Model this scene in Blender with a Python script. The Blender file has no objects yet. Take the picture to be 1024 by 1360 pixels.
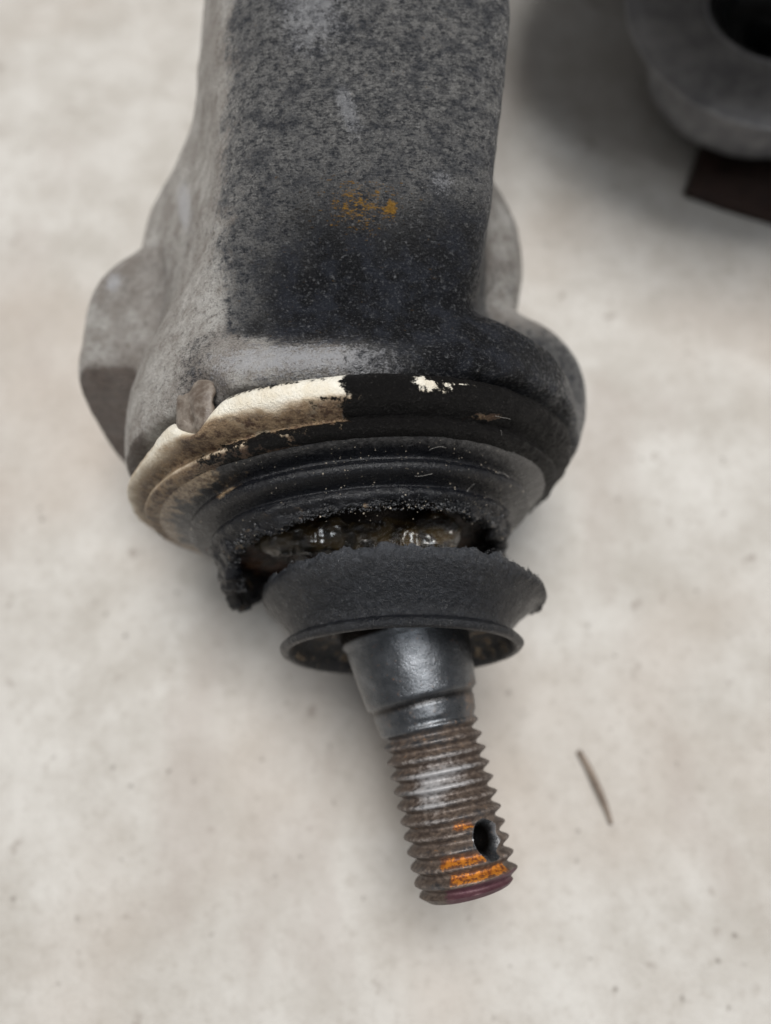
import bpy, bmesh, math, random
import numpy as np
from mathutils import Vector, Matrix

R = math.radians
MM = 0.001
H = 35.5            # height of the joint axis above the floor, mm
rng = np.random.default_rng(7)
random.seed(7)
sc = bpy.context.scene
COL = sc.collection

# ------------------------------------------------------------------ camera
cam = bpy.data.cameras.new('camera')
cam_o = bpy.data.objects.new('camera', cam)
COL.objects.link(cam_o)
sc.camera = cam_o
TILT = 20.0
DIST = 110.0
cam_o.location = (0.0, -DIST * math.sin(R(TILT)) * MM, (H + DIST * math.cos(R(TILT))) * MM)
cam_o.rotation_euler = (R(TILT), 0, 0)
cam.sensor_fit = 'VERTICAL'
cam.sensor_height = 24.0
cam.lens = 24.0 * 1027 / 1360
cam.clip_start = 0.002
cam.clip_end = 20.0
cam.dof.use_dof = True
cam.dof.focus_distance = 0.087
cam.dof.aperture_fstop = 7.5

# ------------------------------------------------------------------ light
world = bpy.data.worlds.new('World')
sc.world = world
world.use_nodes = True
bg = world.node_tree.nodes['Background']
bg.inputs['Color'].default_value = (0.95, 0.97, 1.0, 1)
bg.inputs['Strength'].default_value = 0.20


def area(name, loc, target, size, power, color, size_y=None):
    l = bpy.data.lights.new(name, 'AREA')
    l.energy = power
    l.color = color
    l.shape = 'RECTANGLE'
    l.size = size
    l.size_y = size_y or size
    o = bpy.data.objects.new(name, l)
    COL.objects.link(o)
    o.location = loc
    d = Vector(target) - Vector(loc)
    o.rotation_euler = d.to_track_quat('-Z', 'Y').to_euler()
    return o


area('ceiling_lamp', (0.05, 0.22, 1.29), (0, 0.03, 0), 0.58, 18.8, (1.0, 0.975, 0.94), 0.50)
area('stud_highlight_fill', (0.16, -0.34, 1.25), (0, 0, 0), 0.14, 2.6, (0.92, 0.96, 1.0), 0.30)  # added fill lamp, placed to give the stud its highlight
sc.view_settings.view_transform = 'Standard'
sc.view_settings.look = 'None'
sc.view_settings.exposure = 0.10
sc.view_settings.gamma = 1.0
sc.cycles.max_bounces = 6


# ------------------------------------------------------------------ numpy noise
def _hash(ix, iy, iz, seed):
    h = (ix * 374761393 + iy * 668265263 + iz * 2147483647 + seed * 1274126177) & 0xffffffff
    h = ((h ^ (h >> 13)) * 1274126177) & 0xffffffff
    h = ((h ^ (h >> 16)) * 2246822519) & 0xffffffff
    return ((h ^ (h >> 15)) & 0xffff).astype(np.float64) / 32767.5 - 1.0


def noise(p, scale=1.0, seed=0):
    q = np.asarray(p, dtype=np.float64) / scale + 1000.0
    i = np.floor(q).astype(np.int64)
    f = q - i
    f = f * f * (3 - 2 * f)
    x0, y0, z0 = i[..., 0], i[..., 1], i[..., 2]
    out = 0
    for dx in (0, 1):
        wx = f[..., 0] if dx else 1 - f[..., 0]
        for dy in (0, 1):
            wy = f[..., 1] if dy else 1 - f[..., 1]
            for dz in (0, 1):
                wz = f[..., 2] if dz else 1 - f[..., 2]
                out = out + _hash(x0 + dx, y0 + dy, z0 + dz, seed) * wx * wy * wz
    return out


def fbm(p, scale, octaves=3, seed=0):
    a, o, n = 1.0, 0.0, 0.0
    for k in range(octaves):
        o = o + a * noise(p, scale, seed + 17 * k)
        n += a
        a *= 0.55
        scale *= 0.5
    return o / n


def sstep(a, b, x):
    t = np.clip((x - a) / (b - a), 0, 1)
    return t * t * (3 - 2 * t)


def bump(x, c, w):
    return np.exp(-((x - c) / w) ** 2)


# ------------------------------------------------------------------ objects
def props(o, label=None, cat=None, group=None, kind=None):
    for k, v in (('label', label), ('category', cat), ('group', group), ('kind', kind)):
        if v:
            o[k] = v
    return o


def empty(name, loc_mm, label, cat, group=None):
    o = bpy.data.objects.new(name, None)
    COL.objects.link(o)
    o.location = [c * MM for c in loc_mm]
    o.empty_display_size = 0.01
    return props(o, label, cat, group)


def mesh_obj(name, verts, faces, mat, parent=None, attrs=None, smooth=True, kind=None, base=None):
    """verts: n x 3 in mm, x / y as the floor, w measured from the joint axis"""
    v = np.array(verts, dtype=np.float64)
    v[:, 2] += H
    org = np.zeros(3)
    if parent is not None:
        org = np.array(parent['_org'])
    if base is not None:
        org = np.array(base, dtype=float)
    v = (v - org) * MM
    me = bpy.data.meshes.new(name)
    me.from_pydata([tuple(a) for a in v.tolist()], [], faces if isinstance(faces, list) else faces.tolist())
    me.update()
    if smooth:
        me.shade_smooth()
    for k, a in (attrs or {}).items():
        at = me.attributes.new(k, 'FLOAT', 'POINT')
        at.data.foreach_set('value', np.clip(np.asarray(a, dtype=np.float32), 0, 1))
    o = bpy.data.objects.new(name, me)
    COL.objects.link(o)
    me.materials.append(mat)
    if parent is not None:
        o.parent = parent
    if base is not None:
        o.location = [c * MM for c in base]
    if kind:
        o['kind'] = kind
    return o


def part(name, verts, faces, mat, root, org, **k):
    root['_org'] = list(org)
    o = mesh_obj(name, verts, faces, mat, root, **k)
    del root['_org']
    return o


def grid_faces(nr, nc, wrap=True, flip=False, closed_r=False):
    f = []
    for i in range(nr - (0 if closed_r else 1)):
        i2 = (i + 1) % nr
        for j in range(nc if wrap else nc - 1):
            j2 = (j + 1) % nc
            q = (i * nc + j, i * nc + j2, i2 * nc + j2, i2 * nc + j)
            f.append(q[::-1] if flip else q)
    return f


def frame(lean, lift):
    """axis pointing out of the joint (towards -y), e1 to the right, e2 up"""
    a = np.array([math.sin(R(lean)) * math.cos(R(lift)), -math.cos(R(lean)) * math.cos(R(lift)), math.sin(R(lift))])
    e1 = np.array([math.cos(R(lean)), math.sin(R(lean)), 0.0])
    e2 = np.cross(e1, -a)
    e2 = e2 / np.linalg.norm(e2)
    if e2[2] < 0:
        e2 = -e2
    return a, e1, e2


# ------------------------------------------------------------------ node helper
class NM:
    def __init__(self, name):
        self.m = bpy.data.materials.new(name)
        self.m.use_nodes = True
        self.t = self.m.node_tree
        self.n = self.t.nodes
        self.p = self.n['Principled BSDF']
        tc = self.n.new('ShaderNodeTexCoord')
        mp = self.n.new('ShaderNodeMapping')
        mp.inputs['Scale'].default_value = (1000, 1000, 1000)
        self.t.links.new(tc.outputs['Object'], mp.inputs['Vector'])
        self.co = mp.outputs['Vector']

    def link(self, a, b):
        if isinstance(a, (int, float)):
            b.default_value = a
        elif isinstance(a, tuple):
            b.default_value = a if len(a) == 4 or b.type == 'VECTOR' else a + (1,)
        else:
            self.t.links.new(a, b)

    def noise(self, scale, detail=4, rough=0.6, stretch=None, dist=0.0, off=0):
        n = self.n.new('ShaderNodeTexNoise')
        n.inputs['Scale'].default_value = scale
        n.inputs['Detail'].default_value = detail
        n.inputs['Roughness'].default_value = rough
        n.inputs['Distortion'].default_value = dist
        v = self.co
        if stretch or off:
            mp = self.n.new('ShaderNodeMapping')
            mp.inputs['Scale'].default_value = stretch or (1, 1, 1)
            mp.inputs['Location'].default_value = (off, off * 0.7, off * 1.3)
            self.t.links.new(v, mp.inputs['Vector'])
            v = mp.outputs['Vector']
        self.t.links.new(v, n.inputs['Vector'])
        return n.outputs['Fac']

    def voro(self, scale, feature='F1', rnd=1.0):
        n = self.n.new('ShaderNodeTexVoronoi')
        n.feature = feature
        n.inputs['Scale'].default_value = scale
        n.inputs['Randomness'].default_value = rnd
        self.t.links.new(self.co, n.inputs['Vector'])
        return n.outputs['Distance']

    def attr(self, name):
        n = self.n.new('ShaderNodeAttribute')
        n.attribute_name = name
        return n.outputs['Fac']

    def math(self, op, a, b=0.0, c=0.0):
        n = self.n.new('ShaderNodeMath')
        n.operation = op
        self.link(a, n.inputs[0])
        self.link(b, n.inputs[1])
        if op in ('MULTIPLY_ADD',):
            self.link(c, n.inputs[2])
        return n.outputs[0]

    def ramp(self, x, a, b, lo=0.0, hi=1.0):
        n = self.n.new('ShaderNodeMapRange')
        n.interpolation_type = 'SMOOTHSTEP'
        self.link(x, n.inputs['Value'])
        n.inputs['From Min'].default_value = a
        n.inputs['From Max'].default_value = b
        n.inputs['To Min'].default_value = lo
        n.inputs['To Max'].default_value = hi
        return n.outputs['Result']

    def mix(self, f, a, b):
        n = self.n.new('ShaderNodeMix')
        n.data_type = 'RGBA'
        self.link(f, n.inputs['Factor'])
        self.link(a, n.inputs[6])
        self.link(b, n.inputs[7])
        return n.outputs[2]

    def mask(self, attr, nz, soft=0.08, gain=1.0):
        """attribute (0..1) broken up by a noise value around .5"""
        s = self.math('ADD', self.math('MULTIPLY', self.math('SUBTRACT', nz, 0.5), gain), attr)
        return self.ramp(s, 0.5 - soft, 0.5 + soft)

    def bump(self, h, dist, strength=1.0, normal=None):
        n = self.n.new('ShaderNodeBump')
        n.inputs['Strength'].default_value = strength
        n.inputs['Distance'].default_value = dist * MM
        self.link(h, n.inputs['Height'])
        if normal is not None:
            self.t.links.new(normal, n.inputs['Normal'])
        return n.outputs['Normal']

    def out(self, col=None, rough=None, metal=None, normal=None, spec=None, coat=None):
        P = self.p.inputs
        if col is not None: self.link(col, P['Base Color'])
        if rough is not None: self.link(rough, P['Roughness'])
        if metal is not None: self.link(metal, P['Metallic'])
        if spec is not None: self.link(spec, P['Specular IOR Level'])
        if coat is not None: self.link(coat, P['Coat Weight'])
        if normal is not None: self.t.links.new(normal, P['Normal'])
        return self.m


# ------------------------------------------------------------------ materials
def mat_concrete():
    m = NM('concrete')
    big = m.noise(0.014, 3, 0.5)
    mid = m.noise(0.06, 6, 0.68, off=31)
    fine = m.noise(0.5, 5, 0.7, off=11)
    grit = m.noise(1.8, 4, 0.7, off=3)
    c = m.mix(m.ramp(mid, 0.25, 0.75), (0.405, 0.380, 0.345), (0.550, 0.533, 0.505))
    c = m.mix(m.math('MULTIPLY', m.ramp(big, 0.46, 0.70), 0.6), c, (0.41, 0.35, 0.30))
    c = m.mix(m.math('MULTIPLY', m.ramp(fine, 0.50, 0.72), 0.40), c, (0.33, 0.30, 0.265))
    c = m.mix(m.math('MULTIPLY', m.ramp(grit, 0.58, 0.70), 0.45), c, (0.27, 0.24, 0.21))
    c = m.mix(m.math('MULTIPLY', m.ramp(grit, 0.36, 0.28), 0.5), c, (0.66, 0.65, 0.62))
    sp = m.noise(0.15, 3, 0.6, off=77)
    c = m.mix(m.math('MULTIPLY', m.ramp(sp, 0.64, 0.76), 0.5), c, (0.17, 0.13, 0.105))
    st = m.noise(0.035, 4, 0.55, stretch=(1.0, 0.35, 1), off=200)
    c = m.mix(m.math('MULTIPLY', m.ramp(st, 0.54, 0.66), 0.38), c, (0.36, 0.315, 0.285))
    pore = m.voro(0.22)
    c = m.mix(m.math('MULTIPLY', m.ramp(pore, 0.16, 0.02, 0.0, 0.6), m.ramp(fine, 0.5, 0.56)), c, (0.12, 0.10, 0.085))
    h = m.math('ADD', m.noise(0.5, 6, 0.65), m.math('MULTIPLY', mid, 1.5))
    h = m.math('ADD', h, m.math('MULTIPLY', grit, 0.5))
    return m.out(c, m.ramp(fine, 0.3, 0.7, 0.55, 0.8), 0.0, m.bump(h, 0.6, 0.6), 0.35)


def mat_cast():
    """weathered cast metal: 'grime' black coating, 'clean' paler smoother metal, 'paint' yellow marks"""
    m = NM('cast_metal')
    g, cl, pt, wh = m.attr('grime'), m.attr('clean'), m.attr('paint'), m.attr('scuff_rimlight')
    n1 = m.noise(1.1, 8, 0.78)
    n2 = m.noise(0.33, 5, 0.68, off=5)
    n3 = m.noise(3.0, 5, 0.75, stretch=(0.45, 1.7, 1), off=9)
    n4 = m.noise(0.12, 3, 0.5, off=21)
    n5 = m.noise(2.2, 4, 0.7, off=40)
    sp = m.math('ADD', m.math('MULTIPLY', n1, 0.55), m.math('MULTIPLY', n3, 0.45))
    # speckled dark patina over grey metal
    base = m.mix(m.ramp(sp, 0.42, 0.58), (0.042, 0.045, 0.053), (0.36, 0.355, 0.345))
    base = m.mix(m.math('MULTIPLY', m.ramp(n5, 0.54, 0.66), 0.8), base, (0.46, 0.455, 0.45))
    base = m.mix(m.math('MULTIPLY', m.ramp(n2, 0.42, 0.66), 0.62), base, (0.040, 0.046, 0.060))
    clean = m.mix(m.ramp(n2, 0.35, 0.7), (0.50, 0.485, 0.46), (0.28, 0.255, 0.23))
    clean = m.mix(m.math('MULTIPLY', m.ramp(n1, 0.50, 0.66), 0.6), clean, (0.115, 0.10, 0.09))
    clean = m.mix(m.math('MULTIPLY', m.ramp(n5, 0.58, 0.70), 0.6), clean, (0.60, 0.595, 0.58))
    clean = m.mix(m.math('MULTIPLY', m.ramp(n4, 0.42, 0.62), 0.45), clean, (0.18, 0.15, 0.13))
    c = m.mix(m.mask(cl, n1, 0.25, 2.4), base, clean)
    n6 = m.noise(4.5, 4, 0.75, off=61)
    c = m.mix(m.math('MULTIPLY', m.ramp(n6, 0.54, 0.68), 0.36), c, (0.42, 0.42, 0.42))
    c = m.mix(m.math('MULTIPLY', m.ramp(n6, 0.48, 0.36), 0.55), c, (0.03, 0.03, 0.033))
    c = m.mix(m.math('MULTIPLY', m.mask(m.attr('umber'), n1, 0.3, 0.8), 0.85), c, m.mix(m.ramp(n1, 0.35, 0.7), (0.05, 0.036, 0.029), (0.13, 0.10, 0.085)))
    # black coating: overall darkening that thickens, with speckles of bare metal showing through
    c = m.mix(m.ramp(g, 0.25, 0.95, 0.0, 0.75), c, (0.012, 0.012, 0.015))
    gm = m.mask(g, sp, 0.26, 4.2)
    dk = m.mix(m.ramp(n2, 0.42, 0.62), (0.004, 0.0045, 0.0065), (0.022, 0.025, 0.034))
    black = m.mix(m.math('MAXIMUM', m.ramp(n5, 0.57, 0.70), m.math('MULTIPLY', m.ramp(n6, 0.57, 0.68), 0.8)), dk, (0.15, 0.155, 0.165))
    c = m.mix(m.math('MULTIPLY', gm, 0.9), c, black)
    pm = m.mask(pt, m.math('ADD', m.math('MULTIPLY', n3, 0.6), m.math('MULTIPLY', n1, 0.4)), 0.10, 3.6)
    c = m.mix(m.math('MULTIPLY', pm, 0.85), c, m.mix(n2, (0.22, 0.10, 0.015), (0.42, 0.24, 0.035)))
    wm = m.mask(wh, m.math('ADD', m.math('MULTIPLY', n1, 0.6), m.math('MULTIPLY', n6, 0.4)), 0.22, 2.8)
    c = m.mix(m.math('MULTIPLY', wm, 0.65), c, (0.50, 0.505, 0.53))
    rough = m.ramp(n5, 0.40, 0.62, 0.62, 0.30)
    hh = m.math('ADD', n1, m.math('MULTIPLY', n3, 0.5))
    hh = m.math('ADD', hh, m.math('MULTIPLY', n5, 0.8))
    hh = m.math('ADD', hh, m.math('MULTIPLY', m.noise(5.5, 3, 0.7, off=55), 0.45))
    hh = m.math('MULTIPLY', hh, m.ramp(cl, 0.0, 1.0, 1.0, 0.55))
    return m.out(c, rough, m.math('MULTIPLY', m.math('SUBTRACT', 1.0, gm), m.ramp(cl, 0.3, 0.7, 0.65, 0.30)), m.bump(hh, 0.75, 1.0),
                 m.math('SUBTRACT', 0.5, m.math('MULTIPLY', gm, m.ramp(n5, 0.5, 0.62, 0.32, 0.0))))


def mat_ring():
    m = NM('cream_plastic')
    bl, br = m.attr('black'), m.attr('brown')
    n1 = m.noise(1.0, 7, 0.75)
    n2 = m.noise(0.35, 5, 0.66, off=3)
    n3 = m.noise(3.2, 4, 0.7, off=8)
    nn = m.math('ADD', m.math('MULTIPLY', n1, 0.55), m.math('MULTIPLY', n2, 0.45))
    c = m.mix(m.ramp(n2, 0.3, 0.7), (0.86, 0.83, 0.74), (0.74, 0.67, 0.54))
    brown = m.mix(m.ramp(n1, 0.38, 0.60), (0.055, 0.026, 0.014), (0.26, 0.18, 0.105))
    brown = m.mix(m.math('MULTIPLY', m.ramp(n2, 0.52, 0.72), 0.7), brown, (0.42, 0.35, 0.25))
    stain = m.ramp(br, 0.12, 0.6, 0.0, 0.7)
    c = m.mix(stain, c, (0.52, 0.37, 0.21))
    c = m.mix(m.mask(br, nn, 0.26, 1.5), c, brown)
    b = m.mask(bl, nn, 0.05, 2.6)
    c = m.mix(b, c, m.mix(m.ramp(n3, 0.58, 0.8), (0.005, 0.0045, 0.0045), (0.10, 0.095, 0.09)))
    return m.out(c, m.ramp(n3, 0.40, 0.66, 0.62, 0.26), 0.0,
                 m.bump(m.math('ADD', m.math('MULTIPLY', b, 0.5), m.math('ADD', m.math('MULTIPLY', n1, m.ramp(b, 0, 1, 0.05, 1.3)), m.math('MULTIPLY', n3, 0.6))), 0.6, 1.0),
                 m.math('SUBTRACT', 0.45, m.math('MULTIPLY', b, 0.27)))


def mat_rubber(name, tint=(0.016, 0.017, 0.021), dust=(0.16, 0.155, 0.15), rough=(0.33, 0.55), bumpd=0.30, spec=0.4):
    m = NM(name)
    d, t = m.attr('dust'), m.attr('tan')
    n1 = m.noise(1.4, 7, 0.72)
    n3 = m.noise(5.0, 3, 0.7, off=8)
    n2 = m.noise(0.5, 4, 0.6, off=2)
    n5 = m.noise(2.6, 4, 0.7, off=44)
    c = m.mix(m.ramp(n1, 0.5, 0.8), tint, tuple(x * 2.4 for x in tint))
    c = m.mix(m.math('MULTIPLY', m.mask(d, n1, 0.3, 1.0), 0.65), c, dust)
    c = m.mix(m.math('MULTIPLY', m.ramp(n3, 0.68, 0.78), 0.6), c, tuple(x * 1.3 for x in dust))
    n6 = m.noise(4.2, 4, 0.75, off=61)
    c = m.mix(m.math('MULTIPLY', m.ramp(n6, 0.58, 0.72), 0.40), c, (0.12, 0.13, 0.145))
    c = m.mix(m.mask(t, n2, 0.16, 1.6), c, m.mix(m.ramp(n1, 0.38, 0.62), (0.10, 0.06, 0.032), (0.34, 0.26, 0.17)))
    h = m.math('ADD', n1, m.math('MULTIPLY', n3, 0.55))
    gl = m.ramp(n5, 0.54, 0.66)
    h = m.math('ADD', m.math('MULTIPLY', n1, 0.7), m.math('ADD', m.math('MULTIPLY', n3, 0.4), m.math('MULTIPLY', n5, 0.5)))
    wt = m.attr('wet')
    ro = m.math('SUBTRACT', m.ramp(n2, 0.35, 0.65, rough[1], rough[0]), m.math('MULTIPLY', gl, 0.12))
    return m.out(c, m.math('MULTIPLY', ro, m.ramp(wt, 0, 1, 1.0, 0.3)), 0.0,
                 m.bump(h, bumpd, 1.0), m.math('ADD', spec, m.math('MULTIPLY', gl, 0.35)))


def mat_grease():
    m = NM('dirty_grease')
    n1 = m.noise(0.7, 5, 0.65)
    n2 = m.noise(0.28, 3, 0.5, off=4)
    c = m.mix(m.ramp(n1, 0.40, 0.66), (0.005, 0.004, 0.0035), (0.06, 0.022, 0.009))
    c = m.mix(m.math('MULTIPLY', m.ramp(n2, 0.55, 0.7), 0.8), c, (0.09, 0.04, 0.016))
    return m.out(c, m.ramp(n2, 0.4, 0.6, 0.45, 0.10), 0.0, m.bump(n1, 0.6, 0.9), 0.35)


def mat_steel():
    m = NM('stud_steel')
    ru, og, pu, sh = m.attr('rust'), m.attr('orange'), m.attr('purple'), m.attr('shine')
    n1 = m.noise(1.6, 6, 0.7)
    n2 = m.noise(0.5, 4, 0.6, off=2)
    n3 = m.noise(4.0, 3, 0.65, off=12)
    c = m.mix(m.ramp(n2, 0.3, 0.75), (0.09, 0.096, 0.104), (0.15, 0.158, 0.17))
    rust = m.mix(m.ramp(n1, 0.35, 0.65), (0.05, 0.036, 0.03), (0.15, 0.115, 0.092))
    rm = m.mask(ru, n1, 0.25, 0.9)
    c = m.mix(rm, c, rust)
    c = m.mix(m.math('MULTIPLY', m.mask(sh, n1, 0.3, 1.2), 0.8), c, (0.42, 0.42, 0.43))
    c = m.mix(m.ramp(og, 0.03, 0.5, 0.0, 0.5), c, (0.20, 0.065, 0.02))
    om = m.mask(og, n1, 0.16, 2.6)
    c = m.mix(m.math('MULTIPLY', om, 0.9), c, m.mix(m.ramp(n1, 0.38, 0.6), (0.20, 0.045, 0.010), (0.58, 0.21, 0.018)))
    pm = m.mask(pu, n1, 0.2, 1.8)
    c = m.mix(m.math('MULTIPLY', pm, 0.8), c, m.mix(n2, (0.05, 0.014, 0.022), (0.13, 0.045, 0.07)))
    oi = m.attr('oil')
    c = m.mix(oi, c, (0.012, 0.009, 0.007))
    k = m.math('MAXIMUM', m.math('MAXIMUM', rm, om), pm)
    return m.out(c, m.math('ADD', m.math('MULTIPLY', k, 0.22), m.ramp(n3, 0.3, 0.7, 0.26, 0.36)),
                 m.math('SUBTRACT', 0.9, m.math('MULTIPLY', k, 0.65)),
                 m.bump(m.math('ADD', n1, m.math('MULTIPLY', n3, 0.4)), 0.12, 0.7), 0.5)


def mat_plain(name, a, b, scale, rough, metal=0.0, bd=0.3):
    m = NM(name)
    n1 = m.noise(scale, 6, 0.65)
    n2 = m.noise(scale * 0.25, 3, 0.6, off=6)
    f = m.math('ADD', m.math('MULTIPLY', n1, 0.6), m.math('MULTIPLY', n2, 0.4))
    return m.out(m.mix(m.ramp(f, 0.38, 0.62), a, b), m.ramp(n1, 0.3, 0.7, rough - 0.08, rough + 0.1), metal,
                 m.bump(n1, bd, 0.8))


CONC = mat_concrete()
CAST = mat_cast()
RING = mat_ring()
RUB = mat_rubber('boot_rubber', tint=(0.004, 0.0045, 0.0065), rough=(0.24, 0.38), bumpd=0.20, spec=0.38)
RUB2 = mat_rubber('collar_rubber', tint=(0.005, 0.006, 0.0085), dust=(0.065, 0.07, 0.08), rough=(0.26, 0.42), bumpd=0.34, spec=0.40)
GREASE = mat_grease()
STEEL = mat_steel()
SLEEVE = mat_plain('sleeve_metal', (0.26, 0.26, 0.27), (0.42, 0.415, 0.42), 0.25, 0.5, 0.3)
RUSTY_SHADE = mat_plain('rusty_metal_shade', (0.016, 0.007, 0.005), (0.034, 0.016, 0.011), 0.3, 0.6, 0.1)  # dark rust with the corner's shadow put into the colour
BLACK = mat_plain('black_rubber', (0.008, 0.009, 0.01), (0.022, 0.024, 0.026), 0.4, 0.4)
TWIG = mat_plain('dry_wood', (0.12, 0.09, 0.07), (0.25, 0.20, 0.16), 1.2, 0.8, 0.0, 0.15)
CRUMB = mat_plain('dust_crumb', (0.28, 0.24, 0.19), (0.45, 0.40, 0.33), 2.0, 0.8)
DARKCRUMB = mat_plain('rubber_crumb', (0.010, 0.010, 0.012), (0.06, 0.062, 0.066), 2.0, 0.24)
FIBRE = mat_plain('lint', (0.30, 0.29, 0.27), (0.45, 0.43, 0.40), 1.0, 0.7)

# ------------------------------------------------------------------ floor
n = 2
S = 1500.0
fl = mesh_obj('concrete_floor', [(-S, -S, -H), (S, -S, -H), (S, S, -H), (-S, S, -H)], [(0, 1, 2, 3)], CONC, smooth=False)
props(fl, 'pale mottled concrete floor under the ball joint', None, None, 'structure')


# ------------------------------------------------------------------ sdf tools
def smin(a, b, k):
    h = np.clip(0.5 + 0.5 * (b - a) / k, 0, 1)
    return b * (1 - h) + a * h - k * h * (1 - h)


def smax(a, b, k):
    return -smin(-a, -b, k)


def surface_nets(f, lo, hi, h):
    ax = [np.arange(lo[i], hi[i] + h, h) for i in range(3)]
    X, Y, Z = np.meshgrid(*ax, indexing='ij')
    D = f(X, Y, Z).astype(np.float32)
    del X, Y, Z
    inside = D < 0
    nx, ny, nz = D.shape
    c = np.zeros((nx - 1, ny - 1, nz - 1), dtype=np.int8)
    for dx in (0, 1):
        for dy in (0, 1):
            for dz in (0, 1):
                c += inside[dx:nx - 1 + dx, dy:ny - 1 + dy, dz:nz - 1 + dz]
    act = (c > 0) & (c < 8)
    idx = -np.ones(act.shape, dtype=np.int64)
    I, J, K = np.nonzero(act)
    idx[I, J, K] = np.arange(len(I))
    acc = np.zeros((len(I), 3))
    cnt = np.zeros(len(I))
    corners = [(a, b, d) for a in (0, 1) for b in (0, 1) for d in (0, 1)]
    for a in corners:
        for ax_ in range(3):
            if a[ax_] == 0:
                b = list(a); b[ax_] = 1
                da = D[I + a[0], J + a[1], K + a[2]].astype(np.float64)
                db = D[I + b[0], J + b[1], K + b[2]].astype(np.float64)
                m = (da < 0) != (db < 0)
                t = np.where(m, da / np.where(m, da - db, 1), 0)
                p = np.stack([np.full(len(I), float(a[q])) for q in range(3)], 1)
                p[:, ax_] = t
                acc[m] += p[m]
                cnt[m] += 1
    v = acc / cnt[:, None] + np.stack([I, J, K], 1)
    v = v * h + np.array(lo)
    faces = []
    s0 = inside[:-1, 1:-1, 1:-1] != inside[1:, 1:-1, 1:-1]
    i, j, k = np.nonzero(s0); j += 1; k += 1
    q = np.stack([idx[i, j - 1, k - 1], idx[i, j, k - 1], idx[i, j, k], idx[i, j - 1, k]], 1)
    fl_ = inside[i, j, k]
    q[~fl_] = q[~fl_][:, ::-1]
    faces.append(q)
    s1 = inside[1:-1, :-1, 1:-1] != inside[1:-1, 1:, 1:-1]
    i, j, k = np.nonzero(s1); i += 1; k += 1
    q = np.stack([idx[i - 1, j, k - 1], idx[i - 1, j, k], idx[i, j, k], idx[i, j, k - 1]], 1)
    fl_ = inside[i, j, k]
    q[~fl_] = q[~fl_][:, ::-1]
    faces.append(q)
    s2 = inside[1:-1, 1:-1, :-1] != inside[1:-1, 1:-1, 1:]
    i, j, k = np.nonzero(s2); i += 1; j += 1
    q = np.stack([idx[i - 1, j - 1, k], idx[i, j - 1, k], idx[i, j, k], idx[i - 1, j, k]], 1)
    fl_ = inside[i, j, k]
    q[~fl_] = q[~fl_][:, ::-1]
    faces.append(q)
    return v, np.concatenate(faces)


# ------------------------------------------------------------------ control arm casting
HC = np.array([-5.0, 6.0, -1.5])              # centre of the housing mouth
HA, H1, H2 = frame(6.0, -2.0)


def cyl_coords(X, Y, Z):
    qx, qy, qz = X - HC[0], Y - HC[1], Z - HC[2]
    s = qx * HA[0] + qy * HA[1] + qz * HA[2]
    u = qx * H1[0] + qy * H1[1] + qz * H1[2]
    v = qx * H2[0] + qy * H2[1] + qz * H2[2]
    return s, u, v


def arm_front(Y):
    return 24.5 + 7.5 * sstep(9, 31, Y) + 0.13 * np.maximum(Y - 30, 0)


def sdf_cast(X, Y, Z):
    s, u, v = cyl_coords(X, Y, Z)
    rad = np.sqrt(u * u + v * v)
    Rs = 33.2 - 1.0 * sstep(-5, -14, s) - 9.0 * sstep(-10, -34, s) - 1.7 * sstep(0, -25, u) - 7.0 * sstep(-5, -17, s) * sstep(2, 18, u) * sstep(-5, 8, v)
    cup = (rad - Rs) * 0.92
    cup = smax(cup, s + 0.8, 1.6)
    cup = smax(cup, -s - 36, 6)
    # shoulders behind the cup
    ex, ey, ez = (X + 9) / 32.0, (Y - 46) / 28.5, (Z + 6) / 21.0
    l = np.sqrt(ex * ex + ey * ey + ez * ez)
    sh = (l - 1) * 23
    d = smin(cup, sh, 6)
    # arm, a bar of trapezoid section with drafted sides
    wf = arm_front(Y)
    xr = 11.0 + (np.minimum(Y, 56) - 16) * 0.125 - 1.6 * bump(Y, 13, 8)
    xl = -17.5 - (np.minimum(Y, 56) - 16) * 0.045
    front = (Z - wf) + 0.010 * (X + 2) ** 2 * 0.6
    left = -(X - xl) * 0.91 + (Z - wf) * 0.414
    left = smax(left, -(X + 30.5 - 0.03 * (Y - 50)), 3)
    right = (X - xr) * 0.998 + (Z - wf) * 0.03
    bar = smax(smax(front, left, 5.0), right, 2.6)
    bar = smax(bar, -Z + 2 - 14 * sstep(50, 20, Y), 5)
    bar = smax(bar, 8 - Y, 3)
    bar = smax(bar, Y - 118, 5)
    d = smin(d, bar, 6.8 - 4.6 * sstep(-4, 8, X))
    # left boss
    b = np.sqrt((X + 31.4) ** 2 + (Y - np.clip(Y, 22, 30)) ** 2) - 14.4
    b = smax(b, 13.4 - Y * 0.8 + 0.6 * Z, 1.2)
    b = smax(b, np.abs(Z + 4) - 9.5, 4.0)
    d = smin(d, b, 2.2)
    # right boss
    b = np.sqrt((X - 16.5) ** 2 + (Y - 19.5) ** 2) - 14.4
    b = smax(b, np.abs(Z + 8) - 11, 6.0)
    d = smin(d, b, 3.2)
    # hollow between the arm foot and the rim of the mouth
    xx = np.clip(X, -8, 6)
    cap = np.sqrt((0.7 * (X - xx)) ** 2 + (Y - 16.5) ** 2 + (Z - 36.0) ** 2) - 9.5
    d = smax(d, -cap, 7)
    # pit at the rim
    pit = np.sqrt((X + 21.6) ** 2 + (Y - 3.4) ** 2 + (Z - 28.4) ** 2) - 4.3
    d = smax(d, -pit, 0.8)
    return d


CV, CF = surface_nets(sdf_cast, (-52, -4, -38), (38, 124, 44), 0.62)


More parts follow.
